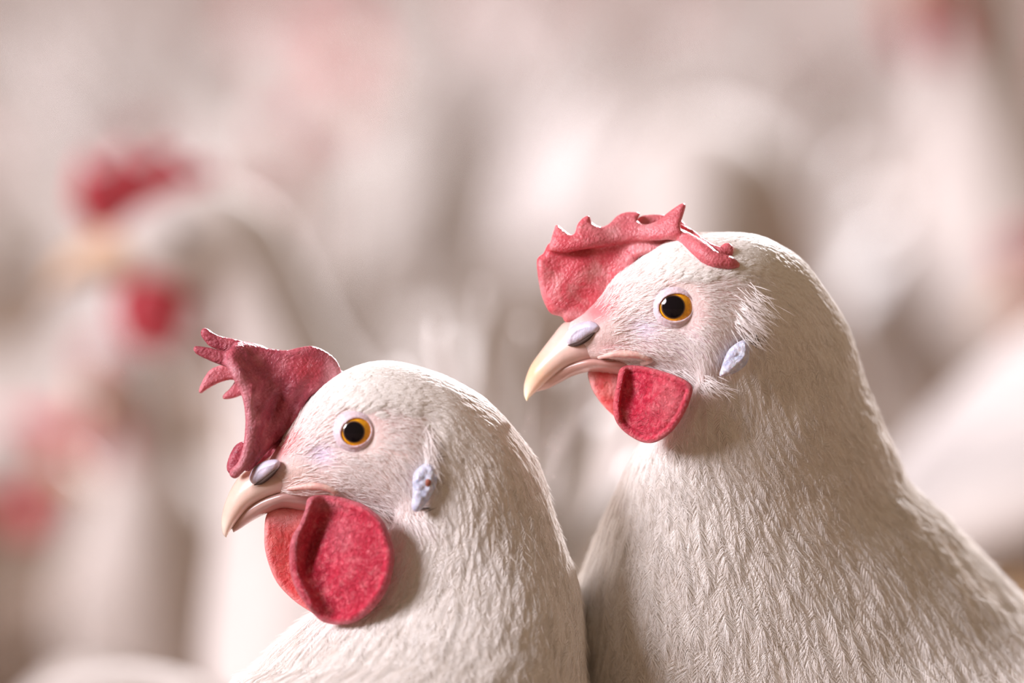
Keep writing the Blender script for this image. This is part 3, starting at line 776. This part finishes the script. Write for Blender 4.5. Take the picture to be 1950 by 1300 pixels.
def combR(root, ys, ymap):
    vol = Vol((1006, 372, -190), (1428, 632, 60), 2.4); U, V_ = vol.U, vol.V; g2 = np.stack([U, V_], -1)
    fold = [(1060, 474), (1110, 470), (1160, 462), (1210, 455), (1260, 452), (1290, 446)]
    fy = np.interp(U, [p[0] for p in fold], [p[1] for p in fold])
    below = V_-fy                                      # >0 under the fold
    main = [(1023, 493), (1035, 482), (1048, 462), (1090, 455), (1150, 448), (1220, 440), (1285, 440), (1290, 462), (1281, 474), (1249, 480), (1214, 492), (1208, 512), (1190, 540),
            (1176, 568), (1164, 590), (1156, 612), (1130, 616), (1100, 612), (1077, 613), (1069, 603), (1049, 597), (1036, 576), (1028, 549), (1023, 516)]
    nz = 3*np.sin(U*.08+1)*np.sin(V_*.07)
    yc = -14+nz-34*sstep(1150, 1290, U)*sstep(5, 45, below)*1.0-10*gauss(g2, (1090, 540), (50, 40))
    th = 13+9*sstep(540, 610, V_)
    vol.sheet(main, yc, th, 4)
    yf = -30-10*np.sin((U-1050)*.03)-22*sstep(1150, 1290, U)
    yf = yf+18*sstep(0, -50, below)
    # folded crest with its points, leaning to the near side
    crest = [(1046, 478), (1048, 462), (1054, 440), (1059, 428), (1068, 434), (1083, 446), (1093, 446), (1099, 428), (1109, 416), (1121, 411), (1126, 423), (1136, 430), (1147, 432), (1160, 426),
             (1174, 412), (1193, 404), (1218, 406), (1213, 420), (1228, 428), (1250, 422), (1270, 406), (1284, 396), (1298, 388), (1304, 392), (1300, 408), (1293, 430), (1296, 444), (1285, 454), (1262, 458), (1210, 461), (1160, 468), (1110, 476), (1070, 482)]
    vol.sheet(crest, yf, 10, 5, n=4)
    vol.sheet([(1205, 440), (1215, 415), (1235, 409), (1262, 409), (1290, 415), (1310, 435), (1300, 450), (1250, 455)], 4, 8, 4)
    # back lobe lying over the side of the head
    lobe = [(1288, 436), (1314, 446), (1340, 472), (1366, 483), (1388, 492), (1409, 502), (1402, 514), (1385, 516), (1364, 513), (1338, 501), (1306, 476), (1286, 460)]
    ym = ymap(vol, 0)
    rr = sstep(1290, 1330, U); s2 = np.minimum(ym, -30)
    path = [(1280, 445), (1300, 455), (1330, 478), (1352, 495), (1378, 501), (1398, 506)]
    def yat(u, v):
        y = ys(u, v); return -30 if y is None else y
    P3 = [(u, v, (yat(u, v)-8)) for u, v in path]; P3[0] = (1280, 445, -45); P3[1] = (1300, 456, min(-52, P3[1][2]))
    vol.tube(P3, [13, 15, 17, 18, 16, 13, 6], 8)
    P4 = [(1296, 432), (1318, 446), (1340, 466), (1362, 480), (1385, 484)]
    P4 = [(u, v, yat(u, v)-6) for u, v in P4]; P4[0] = (1296, 432, -16)
    vol.tube(P4, [5, 6, 6, 8, 10, 6], 3)
    vol.ell((1380, 476, yat(1380, 480)-6), (12, 12, 9), 5)
    def tint(V):
        t = np.zeros((len(V), 4)); up = sstep(8, -8, V[:, 1]-np.interp(V[:, 0], [p[0] for p in fold], [p[1] for p in fold]))*sstep(1080, 1140, V[:, 0])
        up = np.maximum(up, sstep(1285, 1300, V[:, 0]))
        c = np.tile(np.array(srgb(196, 104, 112)[:3]), (len(V), 1))
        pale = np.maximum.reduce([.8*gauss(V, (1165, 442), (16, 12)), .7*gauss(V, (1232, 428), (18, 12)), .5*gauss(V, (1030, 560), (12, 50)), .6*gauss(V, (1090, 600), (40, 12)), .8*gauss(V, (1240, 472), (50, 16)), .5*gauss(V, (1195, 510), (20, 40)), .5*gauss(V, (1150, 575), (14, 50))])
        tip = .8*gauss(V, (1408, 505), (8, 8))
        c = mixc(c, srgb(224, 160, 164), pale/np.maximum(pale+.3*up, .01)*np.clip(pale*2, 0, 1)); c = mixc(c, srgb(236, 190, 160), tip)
        t[:, :3] = c; t[:, 3] = np.clip(np.maximum.reduce([.7*up, pale, tip]), 0, 1); return t
    vol_obj('comb', vol, M['comb_red'], root, tint, wob=lambda V: V+(np.sin(V[:, [1, 2, 0]]*.9)*np.sin(V[:, [2, 0, 1]]*.75))*.35)
def wattleR(root, ys, ymap):
    vol = Vol((1145, 685, -230), (1332, 860, 0), 2.0); U, V_ = vol.U, vol.V; g2 = np.stack([U, V_], -1)
    out = [(1180, 700), (1172, 730), (1166, 762), (1167, 791), (1180, 814), (1203, 832), (1226, 841), (1249, 838), (1275, 819), (1295, 791), (1308, 762), (1314, 738), (1300, 722), (1260, 706), (1211, 695)]
    d2 = seg_sdf(crc(out), U, V_)
    rimp = [(1182, 704), (1173, 735), (1169, 765), (1172, 792)]
    dr, _ = path_d(rimp, U, V_)
    yc = -85-70*sstep(1190, 1310, U)-8*np.exp(-(dr/9)**2)+10*gauss(g2, (1205, 750), (16, 30))-8*gauss(g2, (1250, 770), (40, 30))+4*np.exp(-((d2+14)/4)**2)
    yc = yc+1.4*np.sin(V_*.09+U*.05+2*np.sin(U*.05))
    vol.sheet(out, yc, 8.5, 4)
    def tint(V):
        t = np.zeros((len(V), 4)); t[:, :3] = srgb(228, 128, 134)[:3]
        e = .5*np.exp(-((seg_sdf(out, V[:, 0], V[:, 1])+2)/4)**2); f = np.maximum(e, .5*gauss(V, (1270, 760), (22, 40)))
        t[:, 3] = f; return t
    vol_obj('wattle', vol, M['wattle'], root, tint)
    vol = Vol((1104, 685, -70), (1215, 830, 50), 2.0)
    vol.sheet([(1121, 705), (1124, 732), (1139, 760), (1160, 784), (1185, 800), (1198, 760), (1190, 705), (1150, 700)], -8, 8, 4)
    def tint2(V):
        t = np.zeros((len(V), 4)); t[:, :3] = srgb(238, 182, 182)[:3]; t[:, 3] = np.maximum(.7*gauss(V, (1125, 725), (10, 30)), .6*gauss(V, (1170, 730), (8, 20))); return t
    vol_obj('wattle', vol, M['wattle_far'], root, tint2)
def beaktintR(v, key):
    t = np.ones((len(v), 4)); base = np.tile(np.array(srgb(226, 196, 186)[:3]), (len(v), 1))
    base = mixc(base, srgb(228, 186, 146), gauss(v, (1012, 705), (34, 40))*.8); base = mixc(base, srgb(238, 226, 190), gauss(v, (1000, 755), (12, 16)))
    base = mixc(base, srgb(222, 180, 178), sstep(1075, 1130, v[:, 0])*.8)
    if key == 'lb': base = mixc(base, srgb(190, 144, 134), np.full(len(v), .7))
    t[:, :3] = base; return t
PR = dict(st=stR, k=.10, nape=1450, units=1, face=faceR, skin=pinkskin, dir=dirR,
          relief=[((1282, 586), (66, 62), 12, 0), ((1282, 586), (31, 28), -24, 0), ((1205, 625), (34, 28), -9, 0), ((1340, 665), (60, 50), 8, 0), ((1180, 672), (60, 10), 5, .0), ((1180, 690), (60, 7), -8, .0), ((1290, 530), (70, 16), 6, -.1), ((1415, 605), (30, 34), 8, 0), ((1445, 640), (10, 40), -10, .3)],
          paint=[((1140, 590), (40, 24), -.6, srgb(208, 92, 100), .9), ((1160, 560), (20, 50), .5, srgb(222, 130, 136), .6), ((1225, 625), (34, 28), 0, srgb(222, 212, 232), .8), ((1142, 655), (48, 26), -.1, srgb(228, 196, 190), .95), ((1225, 678), (20, 8), .4, srgb(214, 110, 112), .8), ((1165, 660), (22, 5), -.1, srgb(218, 130, 132), .6),
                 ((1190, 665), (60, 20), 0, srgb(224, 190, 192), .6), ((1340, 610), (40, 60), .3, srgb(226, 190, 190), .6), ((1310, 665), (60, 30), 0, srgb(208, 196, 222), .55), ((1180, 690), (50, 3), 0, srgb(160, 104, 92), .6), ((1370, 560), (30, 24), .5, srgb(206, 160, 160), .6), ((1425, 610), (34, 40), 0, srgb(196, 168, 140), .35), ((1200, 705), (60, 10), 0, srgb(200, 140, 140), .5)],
          gape=[(1140, 680), (1165, 674), (1190, 673), (1214, 676), (1236, 684), (1222, 690)],
          eye=((1283, 586), (1277, 585), 20.5, (32, 25.5), -.12), ir=32,
          ub=[((1128, 590), (1210, 688), 48), ((1100, 604), (1172, 688), 62), ((1072, 616), (1132, 690), 61), ((1050, 642), (1088, 698), 50), ((1030, 668), (1057, 716), 38), ((1010, 697), (1033, 735), 27), ((999, 728), (1016, 750), 16), ((998, 750), (1007, 758), 8), ((1002, 762), (1004, 763), 2)],
          lb=[((1200, 680), (1195, 716), 50), ((1160, 680), (1155, 710), 56), ((1125, 676), (1122, 708), 52), ((1090, 684), (1092, 715), 39), ((1062, 698), (1068, 727), 27), ((1038, 718), (1045, 739), 16), ((1020, 740), (1023, 745), 5)],
          beaktint=beaktintR, cere=[(1076, 650), (1076, 636), (1092, 620), (1122, 611), (1140, 620), (1137, 631), (1122, 640), (1105, 652), (1086, 657)], cere_y=-62, cere_slope=-.5,
          slit=[(1080, 657), (1094, 657), (1108, 651), (1120, 643), (1131, 633)],
          lobe=[(1380, 668), (1398, 652), (1414, 648), (1421, 668), (1416, 691), (1396, 708), (1366, 716), (1368, 698)], scab=None,
          comb=combR, wattles=wattleR, size=lambda g: 20+44*sstep(0, 420, (g[..., 1]-480)+.5*(g[..., 0]-1400))+36*sstep(900, 1250, g[..., 1]),
          nfeather=12000, nb=40, barb=1.05, nbristle=9000, bald=lambda g: (1-.95*gauss(g, (1215, 628), (44, 32)))*(1-gauss(g, (1125, 640), (75, 56)))*(1-gauss(g, (1396, 684), (30, 36)))*sstep(1120, 1190, g[..., 0]),
          jaw=[(1225, 704, 30, 4, 130, .35, .25), (1275, 716, 26, 6, 160, .5, .3), (1320, 730, 20, 8, 140, .5, .25), (1420, 600, 16, 24, 240, .7, .35), (1160, 704, 22, 3, 26, .1, .2)],
          darkb=[(1425, 640, 8, 8, 8, .9, .3), (1300, 722, 10, 4, 6, .5, .3)])
GR, ysR = fore_hen(PR, rootR)
for sy in (-.026, .026):
    leg_part(rootR, (.175-sy*.42, .052+sy, .165), (.168-sy*.5, .048+sy*1.15, .0), (-.9, -.42, 0))
eR = W(np.array([3400., 1210, 950]))
tail_part(rootR, tuple(eR-np.array([.02, .008, .0])), (.73, .33, .6), (-.5, -.2, .8), .16, .036, 9, M['bgtail'])
GwR = W(GR); 
for j0, j1, s in ((22, 48, 1), (80, 106, -1)):
    wing_part(rootR, GwR, 132, 172, j0, j1, .012, M['bgtail'])

# ------------------------------------------------------------------ BACKGROUND HENS
def bg_hen(st, comb_h=1.0, tail_up=.6, neck=None):
    """whole hen facing -x, feet at the origin"""
    root = bpy.data.objects.new('hen', None); root.empty_display_size = .05; link(root)
    G = loft(np.array(st), 6, 48, .08)
    S, T, _ = G.shape
    mesh_obj('body', G.reshape(-1, 3), grid_faces(S, T), M['bgwhite'], root)
    hd = np.array(neck, float)             # centre of the head
    def sdf_piece(nm, polys, mat, par, h=.0016):
        P = np.vstack([p for p, _, _ in polys]); lo, hi = P.min(0)-.006, P.max(0)+.006
        vol = Vol((lo[0], lo[1], -.03), (hi[0], hi[1], .03), h)
        for p, y, t in polys: vol.sheet(np.array(p), y, t, .003, n=3)
        V, F = vol.mesh(); V = relax(V, F, 2); V = V[:, [0, 2, 1]]+hd
        return mesh_obj(nm, V, F[:, ::-1], mat, par)
    c = comb_h
    sdf_piece('comb', [([(-.028, .004), (-.037, .014*c), (-.034, .030*c), (-.027, .025*c), (-.021, .034*c), (-.014, .027*c), (-.006, .033*c), (.002, .026*c), (.010, .027*c), (.010, .017), (-.004, .014), (-.016, .010)], 0, .0035)], M['bgred'], root)
    for s in (-1, 1):
        sdf_piece('wattle', [([(-.018, -.010), (-.022, -.022), (-.016, -.033), (-.006, -.034), (-.001, -.022), (-.003, -.012)], .008*s, .0032)], M['bgred'], root)
        V, F = [], []
        for q in range(1, 8):
            for a in range(12):
                ph, t = math.pi*q/8, 2*math.pi*a/12; V.append(hd+np.array([-.006, .0155*s, .004])+.0045*np.array([math.sin(ph)*math.cos(t), s*math.cos(ph), math.sin(ph)*math.sin(t)])*.75)
        F = [(q*12+a, q*12+(a+1) % 12, (q+1)*12+(a+1) % 12, (q+1)*12+a) for q in range(6) for a in range(12)]+[tuple(range(12)), tuple(72+a for a in range(12))]
        mesh_obj('eye', V, F, M['pupil'], root)
    b = np.array([np.concatenate([hd+np.array(o), [0, 0, h], [0, wd, 0]]) for o, h, wd in (((-.020, 0, -.002), .010, .010), ((-.032, 0, -.004), .007, .006), ((-.042, 0, -.009), .004, .003), ((-.046, 0, -.014), .001, .001))])
    g = loft(b, 4, 16); mesh_obj('beak', g.reshape(-1, 3), grid_faces(g.shape[0], 16), M['beakbg'], root)
    for s in (-1, 1): leg_part(root, (.09, .03*s, .16), (.075, .034*s, 0), (-1, 0, 0))
    tail_part(root, (.215, 0, .245), (math.cos(tail_up), 0, math.sin(tail_up)), (-math.sin(tail_up), 0, math.cos(tail_up)), .17, .04, 9, M['bgtail'])
    sf_T = T
    for j0, j1 in ((8, 19), (29, 40)): wing_part(root, G, S-33, S-10, j0, j1, .012, M['bgtail'])
    return root
M['beakbg'] = plain('pale_beak', srgb(226, 196, 170), .4, nscale=200)
def S9(c, a, b): return np.concatenate([c, a, b])
def hen_st(head, nk):
    """head centre (x, z) and neck control; body fixed"""
    hx, hz = head
    return [S9((hx-.024, 0, hz-.002), (0, 0, .008), (0, -.008, 0)), S9((hx-.010, 0, hz+.0), (.000, 0, .015), (0, -.014, 0)), S9((hx+.006, 0, hz+.002), (.004, 0, .018), (0, -.017, 0)),
            S9((hx+.020, 0, hz-.006), (.012, 0, .014), (0, -.018, 0)), S9((nk[0], 0, nk[1]), (.020, 0, .008), (0, -.021, 0)), S9((nk[0]+.012, 0, nk[1]-.035), (.030, 0, .012), (0, -.030, 0)),
            S9((.015, 0, .235), (.036, 0, .036), (0, -.046, 0)), S9((.045, 0, .205), (.028, 0, .060), (0, -.060, 0)), S9((.10, 0, .190), (.008, 0, .068), (0, -.066, 0)),
            S9((.155, 0, .195), (-.008, 0, .060), (0, -.058, 0)), S9((.205, 0, .215), (-.016, 0, .042), (0, -.040, 0)), S9((.235, 0, .235), (-.012, 0, .022), (0, -.022, 0)), S9((.250, 0, .248), (-.003, 0, .004), (0, -.005, 0))]
protoA = bg_hen(hen_st((-.030, .355), (.000, .320)), 1.0, .75, (-.030, 0, .355))
protoB = bg_hen(hen_st((-.055, .315), (-.020, .290)), .8, .9, (-.055, 0, .315))
protoC = bg_hen(hen_st((-.085, .225), (-.052, .232)), .9, .55, (-.085, 0, .225))
protoD = bg_hen(hen_st((-.085, .225), (-.052, .232)), .7, -.9, (-.085, 0, .225))
st_arch = [S9((-.096, 0, .262), (-.010, 0, .002), (0, -.009, 0)), S9((-.092, 0, .276), (-.015, 0, .003), (0, -.014, 0)), S9((-.086, 0, .292), (-.018, 0, .005), (0, -.018, 0)),
           S9((-.074, 0, .310), (-.018, 0, .012), (0, -.020, 0)), S9((-.055, 0, .325), (-.012, 0, .026), (0, -.025, 0)), S9((-.030, 0, .322), (.004, 0, .036), (0, -.034, 0)),
           S9((-.010, 0, .295), (.028, 0, .038), (0, -.042, 0)), S9((.015, 0, .250), (.042, 0, .036), (0, -.050, 0)), S9((.045, 0, .210), (.028, 0, .060), (0, -.060, 0)), S9((.10, 0, .190), (.008, 0, .068), (0, -.066, 0)),
           S9((.155, 0, .195), (-.008, 0, .060), (0, -.058, 0)), S9((.205, 0, .215), (-.016, 0, .042), (0, -.040, 0)), S9((.235, 0, .235), (-.012, 0, .022), (0, -.022, 0)), S9((.250, 0, .248), (-.003, 0, .004), (0, -.005, 0))]
protoF = bg_hen(st_arch, .7, .2, (-.092, 0, .280))
protoE = bg_hen(hen_st((-.030, .355), (.000, .320)), 1.0, .30, (-.030, 0, .355))
HD = {5: (-.092, .280), 4: (-.030, .355), 3: (-.085, .225), 0: (-.030, .355), 1: (-.055, .315), 2: (-.085, .225)}
def copy_tree(o, parent=None):
    c = o.copy(); COL.objects.link(c); c.parent = parent
    for ch in list(o.children): copy_tree(ch, c)
    return c
used = {}
def ray(px, py, dist):
    F_ = 1950*LENS/36
    d = FWD+np.array([1., 0, 0])*(px-975)/F_-UP*(py-650)/F_
    return np.array([0, -DIST, HCAM])+d*dist
def place(kind, x, y, rz, label, group='hens standing out of focus behind', s=1.0):
    pr = (protoA, protoB, protoC, protoD, protoE, protoF)[kind]
    o = pr if kind not in used else copy_tree(pr); used[kind] = 1
    o.location = (x, y, 0); o.rotation_euler = (0, 0, math.radians(rz)); o.scale = (s, s, s)
    o['label'] = label; o['category'] = 'hen'; o['group'] = group
    return o
def place_head(kind, px, dist, rz, label, s=1.0, py=None, **k):
    """hen whose head stands at the bearing px at the given distance from the camera"""
    p = ray(px, 650, dist); hx, hz = HD[kind]; a = math.radians(rz)
    if py is not None: s = ray(px, py, dist)[2]/hz
    return place(kind, p[0]-hx*s*math.cos(a), p[1]-hx*s*math.sin(a), rz, label, s=s, **k)
BG = [
    (4, 352, 1.82, 18, 'blurred white hen with bright red comb and long pale back, behind the left front hen', 466),
    (1, 215, 2.28, 75, 'blurred white hen at the lower left edge with faint pink comb', 745),
    (0, 1800, 2.62, 60, 'blurred white hen at the top right with red comb at the picture edge', -70),
    (1, 2045, 2.30, 30, 'blurred hen cut off by the right picture edge, dark red comb just showing', 550),
    (0, 560, 3.15, 75, 'blurred hen with faint pink comb beyond the hen with the bright red comb', 330),
    (1, 1665, 3.20, 75, 'blurred hen with dull pink face just right of the tall front hen', 590),
    (1, 20, 2.15, 160, 'blurred hen at the left edge beneath the faint pink comb, red wattles', 880),
]
occ = []
def seg(x, y, rz, s):
    a = math.radians(rz); c = np.array([math.cos(a), math.sin(a)])
    return [np.array([x, y])+c*t*s for t in (-.06, .02, .10, .18, .26, .33)]
def clear(x, y, rz, s, r=.135):
    q = seg(x, y, rz, s); return all(np.hypot(*(a-b)) > r for o in occ for a in o for b in q)
occ.append([np.array(p) for p in ((-.02, 0), (-.02, .1), (-.015, .2), (-.01, .3))]); occ.append([np.array(p) for p in ((.05, 0), (.12, .04), (.21, .08), (.30, .12), (.40, .17))])
def put_bg(o, x, y, rz, s): occ.append(seg(x, y, rz, s))
for kd, px, dist, rz, lab, py in BG:
    o = place_head(kd, px, dist, rz, lab, py=py); occ.append(seg(o.location.x, o.location.y, rz, o.scale[0]))
for kd, x, y, rz, lab, s in [
    (5, .086, 1.0, 80, 'blurred hen arching its bright white neck just above the tall front hen', 1.05),
    (3, -.100, .165, 97, 'blurred white hen back low in the bottom left corner', .905)]:
    place(kd, x, y, rz, lab, s=s); occ.append(seg(x, y, rz, s))
rnd = random.Random(11); cnt = 0
for t in range(6000):
    y = 1.5+10.2*rnd.random()**1.5; half = (y+DIST)*.095+.3; x = rnd.uniform(-half, half); rz = rnd.uniform(-180, 180) if abs(x/(y+DIST)-.03) > .045 else rnd.uniform(-150, -20); s_ = rnd.uniform(.92, 1.06)
    if cnt > 95: break
    if clear(x, y, rz, s_):
        place(rnd.choice([0, 0, 1, 1, 2]), x, y, rz, 'white hen in the far blurred flock filling the background', group='far flock of white hens', s=s_)
        occ.append(seg(x, y, rz, s_)); cnt += 1

# ------------------------------------------------------------------ SETTING
def litter():
    m, nt, b = nmat('floor_litter')
    tc = N(nt, 'ShaderNodeTexCoord'); n = noise(nt, 3.0, 8, .7, tc.outputs['Object']); n2 = noise(nt, 60, 6, .7, tc.outputs['Object'])
    ad = N(nt, 'ShaderNodeMix', data_type='FLOAT'); ad.inputs[0].default_value = .4
    nt.links.new(n.outputs['Fac'], ad.inputs[2]); nt.links.new(n2.outputs['Fac'], ad.inputs[3])
    r = ramp(nt, ad.outputs[0], [(.3, srgb(84, 64, 48)), (.5, srgb(120, 96, 76)), (.7, srgb(156, 132, 108))])
    nt.links.new(r.outputs[0], b.inputs['Base Color']); b.inputs['Roughness'].default_value = .95
    bump(nt, b, n2.outputs['Fac'], .01); return m
def box(name, lo, hi, mat):
    x0, y0, z0 = lo; x1, y1, z1 = hi
    V = [(x0, y0, z0), (x1, y0, z0), (x1, y1, z0), (x0, y1, z0), (x0, y0, z1), (x1, y0, z1), (x1, y1, z1), (x0, y1, z1)]
    F = [(3, 2, 1, 0), (4, 5, 6, 7), (0, 1, 5, 4), (1, 2, 6, 5), (2, 3, 7, 6), (3, 0, 4, 7)]
    o = mesh_obj(name, V, F, mat, smooth=False); o['kind'] = 'structure'; return o
box('floor', (-9, -4, -.1), (9, 14, 0), litter())
box('wall_back', (-9, 13, 0), (9, 13.15, 2.6), plain('pale_barn_wall', srgb(205, 192, 184), .8, nscale=3))
